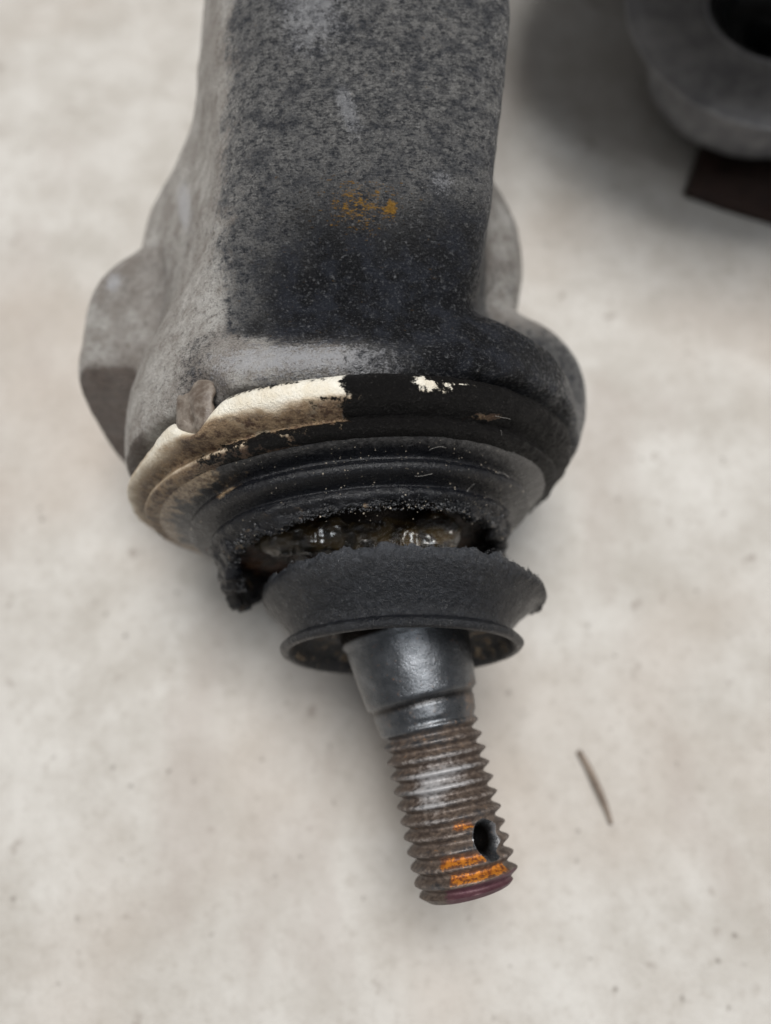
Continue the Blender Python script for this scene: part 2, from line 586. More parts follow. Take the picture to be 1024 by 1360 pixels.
def smooth_noise_disp(v, f):
    e = 0.5
    g = np.stack([sdf_cast(v[:, 0] + e * (k == 0), v[:, 1] + e * (k == 1), v[:, 2] + e * (k == 2))
                  - sdf_cast(v[:, 0] - e * (k == 0), v[:, 1] - e * (k == 1), v[:, 2] - e * (k == 2)) for k in range(3)], 1)
    g /= np.linalg.norm(g, axis=1)[:, None] + 1e-9
    return g


CN = smooth_noise_disp(CV, CF)
x, y, z = CV.T
s_, u_, v_ = cyl_coords(x, y, z)
th_c = np.degrees(np.arctan2(u_, v_))
n_big = fbm(CV, 9, 3, 3)
n_mid = fbm(CV, 3.0, 3, 9)
front_face = sstep(0.35, 0.75, CN[:, 2]) * sstep(-19, -15, x) * sstep(9, 14, y)
CVd = CV + CN * (0.32 * n_big + 0.16 * n_mid + front_face * 0.05 * fbm(CV, 1.3, 2, 4))[:, None]
clean = 1 - sstep(-22.5, -14.8, x + 0.045 * (y - 16) + 2.4 * n_mid + 1.5 * n_big)                       # left flank and cup
clean = np.maximum(clean, sstep(14, 9, y + 2 * n_mid) * sstep(0, -6, x + 3 * n_mid) * 0.9)
clean = np.maximum(clean, 0.9 * sstep(13, 16, x) * sstep(22, 34, y) * sstep(18, 8, z))
n_huge = fbm(CV, 16, 3, 33)
grime = 0.06 + 0.16 * n_big + 0.28 * n_huge
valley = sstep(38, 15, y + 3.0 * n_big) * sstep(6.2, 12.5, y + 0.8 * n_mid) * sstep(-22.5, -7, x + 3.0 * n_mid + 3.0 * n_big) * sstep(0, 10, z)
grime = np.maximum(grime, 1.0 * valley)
grime = np.maximum(grime, 0.44 * sstep(44, 20, y + 4 * n_big) * sstep(-18, -10, x) * sstep(5, 20, z))
rimr = sstep(17, 10, y) * sstep(-12, 12, x + 4 * n_mid) * sstep(-6, 0, z)
grime = np.maximum(grime, 0.98 * rimr)
right = sstep(9, 14, x + 1.5 * n_mid) * sstep(30, 22, z)
grime = grime * (1 - right) + right * (0.16 + 0.34 * sstep(34, 12, y + 4 * n_big) + 0.70 * n_big)
grime = np.maximum(grime, 0.9 * sstep(12, 7.5, y + 2 * n_mid) * sstep(4, 12, x))
boss_low = (x < -30) & (y < 22)
boss_shade = 0.5 * sstep(-28, -32, x) * sstep(-0.35, -0.6, CN[:, 1])  # brown tone plus shade painted on boss faces turned from the lamp
umber = np.maximum(boss_shade * 1.9, 0.45 * (np.sqrt((x + 21.6) ** 2 + (y - 3.4) ** 2 + (z - 27.6) ** 2) < 4.5))
grime = np.maximum(grime, 0.5 * bump(np.hypot(x + 21.6, z - 25), 0, 3) * (y < 12))
paint = 0.42 * np.exp(-(((x + 2.9) / 4.6) ** 2 + ((y - 27.2) / 2.9) ** 2)) * (z > 20)
paint = np.maximum(paint, 0.95 * np.exp(-(((x - 0.6) / 0.7) ** 2 + ((y - 27.0) / 0.9) ** 2)) * (z > 20))
scuff_rimlight = 0.85 * np.exp(-(((x + 4.5 + 0.25 * (y - 39)) / 1.2) ** 2 + ((y - 39) / 4) ** 2)) * (z > 20)
scuff_rimlight = np.maximum(scuff_rimlight, 0.55 * np.exp(-(((x - 6.6) / 1.6) ** 2 + ((y - 30) / 1.6) ** 2)) * (z > 20))
scuff_rimlight = np.maximum(scuff_rimlight, 0.66 * np.exp(-(((x + 9) / 5) ** 2 + ((y - 53) / 7) ** 2)) * (z > 20))
scuff_rimlight = np.maximum(scuff_rimlight, 0.85 * np.exp(-(((x + 29 + 0.3 * (y - 42)) / 1.5) ** 2 + ((y - 42) / 7) ** 2)))
scuff_rimlight = np.maximum(scuff_rimlight, 0.68 * bump(y, 7.4, 2.8) * sstep(-26, -14, x) * sstep(9, -6, x) * (z > 15))  # pale band: light on the upturned rim painted into the colour
scuff_rimlight = np.maximum(scuff_rimlight, 0.8 * np.exp(-(((x + 41) / 1.5) ** 2 + ((y - 35) / 2) ** 2)))

ORG = (-5.0, 20.0, 0.0)
arm = empty('control_arm', ORG,
            'weathered grey cast control arm with a torn black ball joint boot and rusty threaded stud', 'control arm')
cast = part('arm_casting', CVd, CF, CAST, arm, ORG,
            attrs={'grime': grime, 'clean': clean, 'paint': paint, 'scuff_rimlight': scuff_rimlight, 'umber': umber})


# ------------------------------------------------------------------ revolved parts
def revolve(center, fr, rows, nth):
    """rows: function(theta array) -> list of (s, r) arrays; returns verts, s, r, theta as (n, nth)"""
    a, e1, e2 = fr
    th = np.linspace(-math.pi, math.pi, nth, endpoint=False)
    rs = rows(th)
    Sg = np.array([np.broadcast_to(q[0], th.shape) for q in rs], dtype=float)
    Rg = np.array([np.broadcast_to(q[1], th.shape) for q in rs], dtype=float)
    T = np.broadcast_to(th, Sg.shape)
    P = (np.array(center)[None, None] + Sg[..., None] * a + (Rg * np.sin(T))[..., None] * e1
         + (Rg * np.cos(T))[..., None] * e2)
    return P, Sg, Rg, T


def dense(pts, step):
    out = [pts[0]]
    for p, q in zip(pts[:-1], pts[1:]):
        k = max(1, int(math.hypot(q[0] - p[0], q[1] - p[1]) / step))
        for i in range(1, k + 1):
            out.append((p[0] + (q[0] - p[0]) * i / k, p[1] + (q[1] - p[1]) * i / k))
    return out


def catmull(pts, k=5):
    p = [pts[0]] + list(pts) + [pts[-1]]
    out = []
    for i in range(1, len(p) - 2):
        a, b, c, d = map(np.array, (p[i - 1], p[i], p[i + 1], p[i + 2]))
        for j in range(k):
            t = j / k
            out.append(tuple(0.5 * ((2 * b) + (c - a) * t + (2 * a - 5 * b + 4 * c - d) * t * t + (3 * b - a - 3 * c + d) * t ** 3)))
    out.append(tuple(pts[-1]))
    return out


HFR = (HA, H1, H2)
NTH = 540

# --- cream retaining ring
ring_prof = catmull([(-0.9, 27.0), (-0.9, 30.6), (-0.3, 31.7), (0.9, 32.1), (2.1, 31.9), (3.0, 31.1), (3.6, 29.9), (4.0, 29.1), (4.5, 29.3), (5.0, 29.5), (5.5, 29.0), (5.8, 27.8), (5.6, 26.6), (4.0, 26.0)], 4)


def ring_rows(th):
    d = np.degrees(th)
    notch = 3.4 * bump(d, -33, 5.5) + 1.5 * sstep(-37, -50, d) * sstep(-130, -100, d)
    rag = 0.35 * fbm(np.stack([np.cos(th) * 31, np.sin(th) * 31, th * 0], 1), 1.6, 3, 5) * sstep(-30, -40, d)
    out = []
    for s, r in ring_prof:
        k = sstep(5.0, -0.8, s)
        ss = s + (notch + rag + 0.55 * sstep(-36, -26, d)) * k
        swell = 0.5 * bump(d, -20, 14) * sstep(3.5, 0, s)
        out.append((ss, r - 0.5 + swell - 0.8 * sstep(-40, -60, d) * sstep(3, 0, s)))
    return out


P, Sg, Rg, T = revolve(HC, HFR, ring_rows, NTH)
D = np.degrees(T)
nn = fbm(P.reshape(-1, 3), 4, 3, 2).reshape(Sg.shape)
P = P + (P - HC) / np.linalg.norm(P - HC, axis=2)[..., None] * (0.22 * nn + (0.03 + 0.22 * sstep(-5, 5, D)) * fbm(P.reshape(-1, 3), 1.2, 2, 8).reshape(Sg.shape))[..., None]
pv_r = P.reshape(-1, 3)
black = sstep(-7, 9, D + 7 * nn)
wob = fbm(pv_r, 1.6, 3, 12).reshape(Sg.shape)
black = black * (1 - 0.80 * bump(D + 3 * wob, 18.5, 4.2) * bump(Sg + 0.8 * wob, 1.6, 1.1))
black = black * (1 - 0.55 * bump(D + 3 * wob, 25, 5.5) * bump(Sg + 0.3 * wob, 1.0, 0.4))
black = black * (1 - 0.62 * bump(D + 2 * wob, 33, 7) * bump(Sg + 0.03 * (D - 33), 3.6, 0.35))
black = np.maximum(black, 0.45 * sstep(0.9, 0.3, Sg) * sstep(-40, -30, D))
black = np.maximum(black, 0.40 * sstep(-16, 0, D) * sstep(1.6, 2.6, Sg))
black = np.maximum(black, 0.6 * sstep(3.6, 4.6, Sg) * sstep(-60, -20, D))
brown = np.maximum(0.95 * sstep(1.5, 3.7, Sg + 0.6 * nn), 0.60 * sstep(-36, -60, D) * sstep(-1.0, 3.0, Sg))
brown = brown * (1 - 0.55 * bump(Sg, 3.2, 0.7) * sstep(-30, -50, D)) * (1 - 0.5 * bump(Sg, 4.9, 0.4))
rr = part('retaining_ring', P.reshape(-1, 3), grid_faces(len(ring_prof), NTH), RING, arm, ORG,
          attrs={'black': black.ravel(), 'brown': brown.ravel()})
rr['label'] = 'cream ring round the boot, smeared with black grime'

# --- brown tab of the ring standing in the notch
tb = []
nu, nv = 40, 20
tn = HA * 0.0 + math.sin(R(-33)) * H1 + math.cos(R(-33)) * H2
tt = np.cross(HA, tn); tt /= np.linalg.norm(tt)
tc = HC - HA * 0.7 + tn * 30.9
for i in range(nv):
    b = math.pi * (i + 0.5) / nv
    for j in range(nu):
        a = 2 * math.pi * j / nu
        q = tc + tt * 3.2 * math.sin(b) * math.cos(a) + HA * 3.4 * math.sin(b) * math.sin(a) + tn * (1.0 * math.cos(b) - 0.30 * math.exp(-((math.cos(a) * math.sin(b) - 0.15) / 0.3) ** 2) * (b < 1.6))
        tb.append(q)
tb = np.array(tb)
tb = tb + 0.55 * np.stack([fbm(tb, 2.0, 3, 95), fbm(tb, 1.8, 3, 96), fbm(tb, 1.8, 3, 97)], 1)
TABM = mat_plain('brown_plastic', (0.095, 0.072, 0.056), (0.23, 0.20, 0.17), 0.8, 0.4, 0.0, 0.3)
o_ = part('ring_tab', tb, grid_faces(nv, nu) + [tuple(range(nu))[::-1], tuple((nv - 1) * nu + k for k in range(nu))], TABM, arm, ORG)
o_['label'] = 'small brownish raised tab at the left end of the cream ring'

# --- upper half of the torn boot
outer = catmull([(3.6, 28.4), (4.6, 28.0), (5.4, 27.6), (6.0, 27.0), (6.5, 25.6), (6.9, 24.6), (7.3, 24.4), (7.7, 25.0),
                 (8.2, 25.5), (8.8, 25.4), (9.2, 24.7), (9.5, 23.4), (9.9, 22.7), (10.3, 23.1), (10.9, 23.4), (11.3, 23.2), (11.6, 22.8)], 4)
inner = [(11.6, 21.0), (10.8, 21.6), (10.0, 21.2), (9.4, 21.0), (8.6, 23.2), (7.8, 23.4), (7.0, 22.8), (6.0, 24.8), (4.0, 26.2)]
TAIL = 12


def circ(th, r=20.0, z=0.0):
    return np.stack([np.cos(th) * r, np.sin(th) * r, th * 0 + z], -1)


def boot_end(th):
    d = np.degrees(th)
    e = 13.0 + 0.7 * fbm(circ(th), 5.0, 2, 3) + 0.95 * fbm(circ(th), 1.2, 4, 6)
    e = e + 3.7 * bump(d, -100, 26) + 2.4 * bump(d, -66, 14) + 2.2 * bump(d, 100, 22)
    e = e - 0.9 * bump(d, 10, 35)
    return e


def narrow(s, d):
    return sstep(5.6, 8.5, s) * (2.9 * bump(d, -100, 48) + 1.0 * bump(d, 95, 40)) + 0.5 * sstep(9, 12, s)


def boot_rows(th):
    dd = np.degrees(th)
    out = [(s, r - narrow(s, dd)) for s, r in outer]
    e = boot_end(th)
    d = np.degrees(th)
    slope = 0.62 - 0.52 * bump(d, -92, 32) - 0.4 * bump(d, 100, 25)
    for k in range(1, TAIL + 1):
        t = k / TAIL
        s = 11.6 + (e - 11.6) * t
        out.append((s, 22.8 - (s - 11.6) * slope - narrow(s, d)))
    for k in range(TAIL, 0, -1):
        t = k / TAIL
        s = 11.6 + (e - 0.15 - 11.6) * t
        out.append((s, 21.2 - (s - 11.6) * slope - 0.1 - narrow(s, d)))
    out += [(s, r - narrow(s, dd)) for s, r in catmull(inner, 2)]
    return out


P, Sg, Rg, T = revolve(HC, HFR, boot_rows, NTH)
D = np.degrees(T)
pv = P.reshape(-1, 3)
edge = sstep(9.8, 12.5, Sg)
rd = (P - HC - (Sg[..., None] * HA)); rd /= np.linalg.norm(rd, axis=2)[..., None]
disp = (0.28 * fbm(pv, 6, 3, 4) + 0.12 * fbm(pv, 1.6, 3, 5)).reshape(Sg.shape) + edge * (0.9 * fbm(pv, 1.7, 4, 11)).reshape(Sg.shape)
P = P + rd * disp[..., None] + HA * (edge * 0.4 * fbm(pv, 1.3, 3, 15).reshape(Sg.shape))[..., None]
nn = fbm(pv, 3, 3, 21).reshape(Sg.shape)
dust = 0.0 + 0.30 * sstep(20, 60, D) + 0.42 * bump(Sg, 6.0, 0.6) + 0.2 * sstep(11.5, 13, Sg)
tan = 0.62 * bump(D, -38, 7) * bump(Sg, 7.6, 1.0) + 0.85 * sstep(-22, -45, D) * sstep(7.2, 5.8, Sg) + 0.22 * edge
boot = part('dust_boot', P.reshape(-1, 3), grid_faces(P.shape[0], NTH, closed_r=True), RUB, arm, ORG,
            attrs={'dust': dust.ravel(), 'tan': tan.ravel(), 'wet': (sstep(11.9, 13.0, Sg) * sstep(-70, -30, D + 10 * nn) * sstep(80, 50, D)).ravel()})
boot['label'] = 'upper half of the black rubber boot with a ragged torn edge'

# --- grease inside the mouth
gp = catmull([(3.0, 25.5), (6.5, 23.5), (9.5, 21.0), (10.5, 18.5), (10.6, 15.0), (10.0, 12.5), (10.8, 10.0), (12.0, 8.0), (12.2, 5.0)], 6)


def g_rows(th):
    return [(s - 1.6 * sstep(60, 20, np.abs(np.degrees(th))) * sstep(24, 14, r), r) for s, r in gp]


P, Sg, Rg, T = revolve(HC, HFR, g_rows, 300)
pv = P.reshape(-1, 3)
P = (pv + HA * (1.1 * fbm(pv, 4, 4, 31) * sstep(24, 20, Rg.ravel()))[:, None])
part('grease', P, grid_faces(len(gp), 300), GREASE, arm, ORG)

rg = np.random.default_rng(3)
sm = [(3.2 + rg.normal(0, 2.6), -7.7 + rg.normal(0, 0.7), 8.7 + rg.normal(0, 0.6), rg.uniform(0.6, 1.3)) for k in range(16)]
sm += [(-15 + k * 0.9, -6.2 - 0.10 * k + rg.normal(0, 0.4), 6.5 + 0.2 * k, rg.uniform(0.5, 1.0)) for k in range(8)]
sm += [(rg.uniform(-9, 11), -5.8 + rg.normal(0, 0.8), 8.3 + rg.normal(0, 0.9), rg.uniform(0.3, 0.9)) for k in range(12)]


def sdf_smear(X, Y, Z):
    d = None
    for (a, b, c, q) in sm:
        e_ = np.sqrt(((X - a) / 1.8) ** 2 + (Y - b) ** 2 + (Z - c) ** 2) - q
        d = e_ if d is None else smin(d, e_, 2.2)
    return d


V, F = surface_nets(sdf_smear, (-18, -12, 4), (14, -2, 14), 0.22)
V = V + 0.45 * np.stack([fbm(V, 1.6, 3, 91), fbm(V, 1.6, 3, 92), fbm(V, 1.6, 3, 93)], 1)
m_ = NM('wet_grease')
WET = m_.out(m_.mix(m_.ramp(m_.noise(0.5, 4), 0.42, 0.58), (0.006, 0.004, 0.002), (0.06, 0.038, 0.012)), 0.08, 0.0, m_.bump(m_.noise(1.6, 4), 0.7, 1.0), 0.9, 1.0)
part('wet_grease', V, F, WET, arm, ORG)

# --- torn off lower collar of the boot
CC = np.array([1.9, -11.3, 0.2])
CA, C1, C2 = frame(1.6, 2.0)
co = catmull([(0.0, 18.5), (0.9, 18.8), (2.0, 18.6), (3.4, 17.4), (4.8, 16.0), (6.1, 15.0), (7.0, 14.7), (7.5, 14.9), (7.8, 15.6), (8.3, 16.05), (8.9, 15.8),
              (9.0, 15.1), (8.7, 14.7), (8.0, 14.3), (6.9, 13.8), (6.2, 12.8), (6.0, 11.0), (6.2, 9.6), (6.6, 9.0), (6.2, 8.0)], 4)
ci = catmull([(5.0, 8.2), (4.4, 10.0), (4.2, 12.5), (3.2, 14.8), (1.8, 16.2), (0.9, 16.7), (0.1, 16.9)], 3)


def c_rows(th):
    d = np.degrees(th)
    rag = -0.7 * fbm(circ(th, 18), 6.0, 2, 41) - 0.75 * fbm(circ(th, 18), 1.2, 4, 44) - 0.5 * bump(d, -75, 20)
    out = []
    for s, r in co:
        k = sstep(3.2, 0, s) if r > 14.5 else 0
        right = 0.9 * bump(d, 88, 38) * sstep(6.5, 1.0, s) * (1 if r > 14.5 else 0)
        left = 0.35 * bump(d, -90, 40) * sstep(6.5, 1.0, s)
        out.append((s + rag * k + (2.3 * bump(d, 92, 42) + 1.0 * bump(d, -90, 35)) * k, r + right - left))
    for s, r in ci:
        k = sstep(3.2, 0, s)
        right = 0.9 * bump(d, 88, 38) * sstep(6.5, 1.0, s)
        out.append((s + rag * k + (2.3 * bump(d, 92, 42) + 1.0 * bump(d, -90, 35)) * k, r + right * k))
    return out


P, Sg, Rg, T = revolve(CC, (CA, C1, C2), c_rows, NTH)
D = np.degrees(T)
pv = P.reshape(-1, 3)
rd = (P - CC - (Sg[..., None] * CA)); rd /= np.linalg.norm(rd, axis=2)[..., None]
e = sstep(2.2, 0.0, Sg)
disp = (0.25 * fbm(pv, 7, 2, 51) + 0.10 * fbm(pv, 1.5, 3, 52)).reshape(Sg.shape) + e * (0.45 * fbm(pv, 1.5, 4, 53)).reshape(Sg.shape)
P = P + rd * disp[..., None]
ncol = len(co)
inside_lip = (np.arange(P.shape[0]) > co.index(min(co, key=lambda q: abs(q[0] - 8.7) + abs(q[1] - 14.7))))[:, None] * (Rg < 15) * (Rg > 8.2)
dust = 0.22 + 0.14 * bump(D, 0, 60) * sstep(7.5, 5, Sg) + 0.25 * e + 0.0 * D
tan = 0.34 * inside_lip * (Sg > 5) + 0.0 * D
col = part('boot_collar', P.reshape(-1, 3), grid_faces(P.shape[0], NTH), RUB2, arm, ORG,
           attrs={'dust': dust.ravel(), 'tan': tan.ravel()})
col['label'] = 'lower half of the boot torn off round the stud, flared to a thin lip'

# --- ball stud
SA0 = np.array([2.9, -18.2, 0.5])
tip = np.array([10.5, -49.6, -1.5])
SA = (tip - SA0) / np.linalg.norm(tip - SA0)
S1 = np.cross(SA, np.array([0, 0, 1.0])); S1 = -S1 / np.linalg.norm(S1)
if S1[0] < 0: S1 = -S1
S2 = np.cross(S1, SA); S2 = S2 / np.linalg.norm(S2)
if S2[2] < 0: S2 = -S2
PITCH = 1.80
L0, L1 = 12.0, 31.7
sp = dense([(-26, 0.05), (-25.5, 5), (-22, 9.5), (-18, 10.6), (-14, 8.8), (-11.5, 7.0), (-9, 6.6), (-6, 7.2), (-3, 8.8), (-0.5, 8.75)], 0.5)
sp += dense([(0.0, 8.35), (7.7, 7.4)], 0.3) + dense([(8.0, 7.2), (8.3, 6.75), (8.7, 6.6), (9.1, 6.72), (11.0, 6.42)], 0.2)
sp += [(11.0 + 0.1 * k, 6.35) for k in range(1, int((L1 - 11.0) / 0.1) + 1)]
sp += [(L1, 4.8), (L1, 2.5), (L1, 0.05)]
SN = 160


def s_rows(th):
    out = []
    for s, r in sp:
        if s > 10.7 and r > 6 and r < 6.5:
            ph = (s / PITCH - th / (2 * math.pi)) % 1.0
            tri = np.abs(ph - 0.5) * 2
            tri = np.clip(tri * 1.12 - 0.04, 0, 1)
            tri = sstep(0, 1, tri) * 0.75 + tri * 0.25
            depth = 1.0 * sstep(10.5, 12.6, s)
            rr_ = 6.42 - depth * tri
            end = 5.05 + (L1 - s) * 1.25
            worn = np.exp(-((((np.degrees(th) - 36) / 27) ** 2 + ((s - 25.6) / 2.5) ** 2) ** 2))
            rr_ = rr_ * (1 - 0.8 * worn) + 5.85 * 0.8 * worn
            rr_ = np.minimum(rr_, end)
            out.append((s, rr_))
        else:
            out.append((s, r))
    return out


P, Sg, Rg, T = revolve(SA0, (SA, S1, S2), s_rows, SN)
D = np.degrees(T)
pv = P.reshape(-1, 3)
dn = (0.05 * fbm(pv, 1.2, 3, 61) + 0.05 * fbm(pv, 4, 2, 62)).reshape(Sg.shape) * (Rg > 3)
rd = (P - SA0 - (Sg[..., None] * SA)); rd /= np.linalg.norm(rd, axis=2)[..., None] + 1e-9
P = P + rd * dn[..., None]
nn = fbm(pv, 2.0, 3, 63).reshape(Sg.shape)
nl = fbm(pv, 5.0, 2, 64).reshape(Sg.shape)
groove = sstep(6.2, 5.6, Rg)
rust = 0.25 * sstep(6.5, 8.0, Sg) + 0.45 * sstep(11, 14, Sg) + 0.15 * groove + 0.3 * nn + 0.35 * bump(D, 62, 18) * sstep(2, 8, Sg)
rust = rust * sstep(0, 3, Sg + 2)
shine = 0.55 * bump(D, -25, 22) * bump(Sg, 19, 3.0) + 0.5 * bump(D, 8, 30) * bump(Sg, 17.5, 2.2) + 0.25 * (Rg > 6.2) * (Sg > 12)
orange = np.zeros_like(Sg)


def band(c, w, d0, d1):
    tilt = Sg - (D / 360.0) * PITCH
    return bump(tilt, c, w) * sstep(d0 - 5, d0, D + 6 * nn) * sstep(d1 + 5, d1, D + 6 * nn)


orange = np.maximum.reduce([0.75 * band(27.3, 0.50, -28, 24), 0.8 * band(29.1, 0.50, -20, 50), 0.6 * band(23.6, 0.36, 0, 18)])
purple = sstep(29.6, 30.2, Sg) * sstep(-45, -20, D + 10 * nn) * sstep(85, 60, D) * 0.95
stud_attrs = {'rust': rust.ravel(), 'shine': shine.ravel(), 'orange': orange.ravel(), 'purple': purple.ravel(), 'oil': np.maximum((Sg < -0.8) * 1.0, 0.85 * bump(Sg, 8.6, 0.42) * (Rg < 7)).ravel()}
stud = part('threaded_stud', P.reshape(-1, 3), grid_faces(len(sp), SN), STEEL, arm, ORG, attrs=stud_attrs)
stud['label'] = 'tapered steel stud with rusty thread, orange paint marks and a split pin hole'

# drill the split pin hole through the thread
phi = R(33)
hd = S1 * math.sin(phi) + S2 * math.cos(phi)
hc = SA0 + SA * 25.6


def cutter():
    bm = bmesh.new()
    ring = []
    for (t, r) in ((-12, 1.15), (4.5, 1.15), (8.5, 3.9)):
        vs = []
        for k in range(40):
            a = 2 * math.pi * k / 40
            p = hc + hd * t + SA * math.cos(a) * r * 1.12 + np.cross(hd, SA) * math.sin(a) * r
            p = p.copy(); p[2] += H
            vs.append(bm.verts.new([(p[i] - ORG[i]) * MM for i in range(3)]))
        ring.append(vs)
    for a, b in zip(ring[:-1], ring[1:]):
        for k in range(40):
            bm.faces.new((a[k], a[(k + 1) % 40], b[(k + 1) % 40], b[k]))
    bm.faces.new(ring[0][::-1]); bm.faces.new(ring[-1])
    bmesh.ops.recalc_face_normals(bm, faces=bm.faces)
    me = bpy.data.meshes.new('hole_cutter')
    bm.to_mesh(me); bm.free()
    o = bpy.data.objects.new('hole_cutter', me)
    COL.objects.link(o)
    o.parent = arm
    return o


bm = bmesh.new(); bm.from_mesh(stud.data)
bmesh.ops.holes_fill(bm, edges=[e_ for e_ in bm.edges if e_.is_boundary], sides=0)
bmesh.ops.recalc_face_normals(bm, faces=bm.faces)
bm.to_mesh(stud.data); bm.free()
cut = cutter()
md = stud.modifiers.new('hole', 'BOOLEAN')
md.object = cut
md.operation = 'DIFFERENCE'
md.solver = 'EXACT'
bpy.context.view_layer.update()
dg = bpy.context.evaluated_depsgraph_get()
nm = bpy.data.meshes.new_from_object(stud.evaluated_get(dg), preserve_all_data_layers=True, depsgraph=dg)
stud.modifiers.clear()
stud.data = nm
nm.name = 'threaded_stud'
bpy.data.objects.remove(cut)
nm.shade_smooth()
for v_ in nm.vertices:
    p_ = np.array(v_.co) / MM + np.array(ORG); p_[2] -= H
    q_ = p_ - hc
    t_ = float(q_ @ hd)
    if t_ > 4.6 and np.linalg.norm(q_ - hd * t_) < 1.25 + (t_ - 4.5) * 0.70:
        nm.attributes['rust'].data[v_.index].value = 0.1
        nm.attributes['shine'].data[v_.index].value = 0.75
        nm.attributes['orange'].data[v_.index].value = 0.0
nm.set_sharp_from_angle(angle=R(50))


# ------------------------------------------------------------------ crumbs and lint stuck on the boot
def blob_mesh(pts, sizes, seed):
    r = np.random.default_rng(seed)
    V, F = [], []
    base = np.array([(0, 0, 1), (0.9, 0, -0.3), (-0.45, 0.8, -0.3), (-0.45, -0.8, -0.3), (0.3, 0.4, -0.9)])
    fs = [(0, 1, 2), (0, 2, 3), (0, 3, 1), (1, 4, 2), (2, 4, 3), (3, 4, 1)]
    for p, s in zip(pts, sizes):
        q, _ = np.linalg.qr(r.normal(size=(3, 3)))
        v = (base * r.uniform(0.6, 1.3, (5, 1))) @ q * s
        o = len(V)
        V += list(v + p)
        F += [tuple(i + o for i in f) for f in fs]
    return np.array(V), F


def on_boot(th, s, lift=0.0):
    rs = np.interp(s, [q[0] for q in outer] + [13.2], [q[1] for q in outer] + [21.9])
    rs = rs - float(narrow(s, math.degrees(th)))
    return HC + HA * s + (rs + lift) * (np.sin(th) * H1 + np.cos(th) * H2)


r = np.random.default_rng(5)
pts, sz = [], []
for k in range(330):
    th = R(r.normal(15, 35)); s = r.choice([6.6, 9.6, 12.2]) + r.normal(0, 0.7)
    pts.append(on_boot(th, s, 0.05)); sz.append(0.035 + abs(r.normal(0, 0.045)))
V, F = blob_mesh(pts, sz, 1)
part('dust_specks', V, F, CRUMB, arm, ORG, smooth=False, kind='stuff')
pts, sz = [], []
for k in range(800):
    th = R(r.normal(15, 32)); s = 12.6 - abs(r.normal(0, 1.0))
    pts.append(on_boot(th, s, r.uniform(-0.1, 0.12))); sz.append(r.uniform(0.06, 0.20))
for k in range(1500):
    th = R(r.uniform(-85, 85)); e_ = float(boot_end(np.array([th]))[0])
    s = e_ - abs(r.normal(0, 0.55)) + 0.1
    rr_ = 22.8 - max(s - 11.6, 0) * 0.6 + r.uniform(-1.2, 0.3) - float(narrow(s, math.degrees(th)))
    pts.append(HC + HA * s + rr_ * (math.sin(th) * H1 + math.cos(th) * H2)); sz.append(r.uniform(0.08, 0.24))
for k in range(900):
    th = R(r.uniform(-100, 100))
    s = r.normal(0.0, 0.3)
    rr_ = 18.3 + r.uniform(-1.5, 0.1) + 0.9 * math.exp(-((math.degrees(th) - 88) / 38) ** 2)
    ta = np.array([th])
    s += 2.3 * math.exp(-((math.degrees(th) - 92) / 42) ** 2) + 1.0 * math.exp(-((math.degrees(th) + 90) / 35) ** 2) + float((-0.7 * fbm(circ(ta, 18), 6.0, 2, 41) - 0.75 * fbm(circ(ta, 18), 1.2, 4, 44))[0])
    pts.append(CC + CA * s + rr_ * (math.sin(th) * C1 + math.cos(th) * C2)); sz.append(r.uniform(0.07, 0.17))
V, F = blob_mesh(pts, sz, 2)
part('rubber_crumbs', V, F, DARKCRUMB, arm, ORG, smooth=False, kind='stuff')


def tube(path, rad, ns=5):
    path = np.array(path)
    V, F = [], []
    for i, p in enumerate(path):
        t = path[min(i + 1, len(path) - 1)] - path[max(i - 1, 0)]
        t = t / np.linalg.norm(t)
        a = np.cross(t, [0.3, 0.2, 0.93]); a /= np.linalg.norm(a)
        b = np.cross(t, a)
        rr_ = rad[i] if hasattr(rad, '__len__') else rad
        for k in range(ns):
            V.append(p + rr_ * (math.cos(2 * math.pi * k / ns) * a + math.sin(2 * math.pi * k / ns) * b))
    for i in range(len(path) - 1):
        for k in range(ns):
            F.append((i * ns + k, i * ns + (k + 1) % ns, (i + 1) * ns + (k + 1) % ns, (i + 1) * ns + k))
    F.append(tuple(range(ns))[::-1]); F.append(tuple((len(path) - 1) * ns + k for k in range(ns)))
    return V, F


V, F = [], []
rl = np.random.default_rng(11)
for q_ in range(8):
    d0, s0 = rl.uniform(22, 55), rl.uniform(2.5, 10.5)
    ang, cv = rl.uniform(0, 6.28), rl.normal(0, 0.25)
    p = []
    for k in range(11):
        ang += cv + rl.normal(0, 0.12)
        d0 += 0.22 * math.cos(ang) * 2.2
        s0 += 0.10 * math.sin(ang)
        th = R(d0)
        if s0 < 5.2:
            rad_ = np.interp(s0, [-0.3, 0.9, 2.4, 3.6, 4.5, 5.2], [31.2, 31.6, 31.4, 30.5, 29.5, 28.6]) + 0.25
            p.append(HC + HA * s0 + rad_ * (math.sin(th) * H1 + math.cos(th) * H2))
        else:
            p.append(on_boot(th, s0, 0.3))
    a, f = tube(p, 0.018, 4)
    o = len(V); V += a; F += [tuple(i + o for i in q) for q in f]
part('lint', np.array(V), F, FIBRE, arm, ORG, kind='stuff')

# ------------------------------------------------------------------ second arm in the corner
O2 = (72.0, 92.0, 0.0)
arm2 = empty('bushing_housing', O2, 'second grey part with a round bushing eye lying in the top right corner', 'bushing')
TOPW = -12.0
BC = np.array([82.0, 115.0, 0.0])


def vrev(center, prof, nth=160):
    th = np.linspace(0, 2 * math.pi, nth, endpoint=False)
    P = np.array([[(center[0] + r_ * math.cos(t), center[1] + r_ * math.sin(t), w_) for t in th] for (w_, r_) in prof])
    return P.reshape(-1, 3), grid_faces(len(prof), nth, closed_r=True)


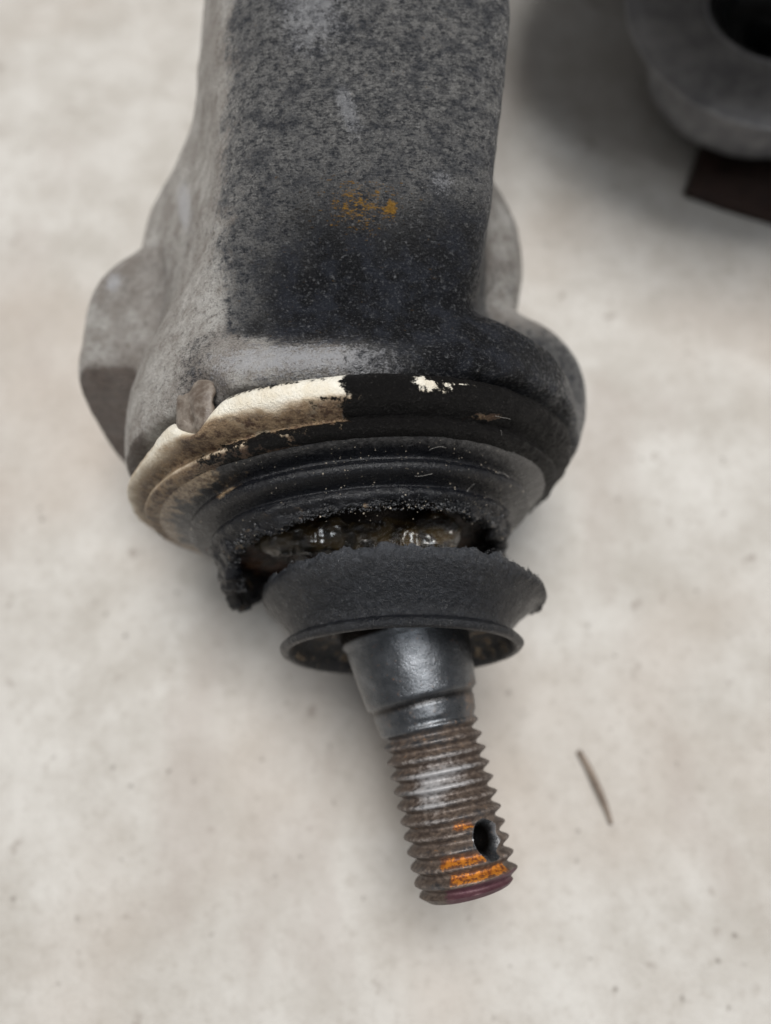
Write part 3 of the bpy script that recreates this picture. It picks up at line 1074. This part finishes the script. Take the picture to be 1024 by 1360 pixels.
RO = 31.5
prof = catmull([(TOPW - 18, 15.0), (TOPW - 1, 15.0), (TOPW, 15.6), (TOPW + 0.2, 18), (TOPW, RO - 5), (TOPW - 0.8, RO - 1.6),
                (TOPW - 1.4, RO), (TOPW - 2.2, RO - 2.5), (TOPW - 6, RO - 8), (TOPW - 18, RO - 10)], 5)
V, F = vrev(BC, prof)
V = V + np.stack([0.25 * fbm(V, 8, 3, 71)] * 3, 1)
part('outer_sleeve', V, F, SLEEVE, arm2, O2)
prof = catmull([(TOPW - 18, 5), (TOPW - 7, 5.2), (TOPW - 6.2, 6.5), (TOPW - 5.0, 9.5), (TOPW - 2.4, 11.2), (TOPW - 1.2, 12.4), (TOPW - 1.3, 13.6), (TOPW - 4, 14.9), (TOPW - 18, 14.9)], 5)
V, F = vrev(BC, prof)
part('rubber_bushing', V, F, BLACK, arm2, O2)


def prism(poly, w0, w1, r_in=2.0):
    c = np.mean(poly, axis=0)
    V, F = [], []
    n_ = len(poly)
    for w_, k in ((w0, 0.97), (w0 + 1.5, 1.0), (w1 - 1.5, 1.0), (w1, 0.97)):
        for p in poly:
            q = c + (np.array(p) - c) * k
            V.append((q[0], q[1], w_))
    for i in range(3):
        for k in range(n_):
            F.append((i * n_ + k, i * n_ + (k + 1) % n_, (i + 1) * n_ + (k + 1) % n_, (i + 1) * n_ + k))
    F.append(tuple(range(n_))[::-1]); F.append(tuple(3 * n_ + k for k in range(n_)))
    return np.array(V), F


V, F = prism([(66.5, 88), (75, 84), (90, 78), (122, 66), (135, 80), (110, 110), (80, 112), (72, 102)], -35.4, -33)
part('lug_shade', V, F, RUSTY_SHADE, arm2, O2, smooth=False)  # thin rusty lug, its colour also deepens the shadowed corner
blocker = []
for k in range(24):
    a = R(120 + k * 190 / 23)
    blocker.append((88 + 66 * math.cos(a), 132 + 60 * math.sin(a)))
blocker += [(200, 120), (240, 200), (160, 260), (60, 230)]
V, F = prism(blocker, 21, 50)
part('corner_blocker', V, F, SLEEVE, arm2, O2, smooth=False)  # unseen slab, added and shaped to shadow the top right corner
V, F = prism([(112, 112), (135, 100), (190, 140), (150, 200), (60, 200), (52, 154), (110, 154)], -30, 24)
part('blocker_web', V, F, SLEEVE, arm2, O2, smooth=False)  # unseen block, added under the slab to keep light off the corner

# ------------------------------------------------------------------ splinter on the floor
pa = np.array([33.0, -30.8]); pb = np.array([37.4, -42.5])
path, rad = [], []
for k in range(16):
    t = k / 15
    q = pa + (pb - pa) * t
    path.append((q[0] + 0.5 * math.sin(t * 3.0), q[1] + 0.15 * math.sin(t * 9), -H + 0.62 + 0.25 * math.sin(t * 3)))
    rad.append(0.62 * (0.45 + 0.55 * math.sin(math.pi * min(1, t * 0.8 + 0.18))) )
V, F = tube(path, rad, 8)
tw = mesh_obj('wood_splinter', np.array(V), F, TWIG, base=(35.2, -36.6, 0))
props(tw, 'thin dark wood splinter lying on the pale concrete right of the stud', 'splinter')
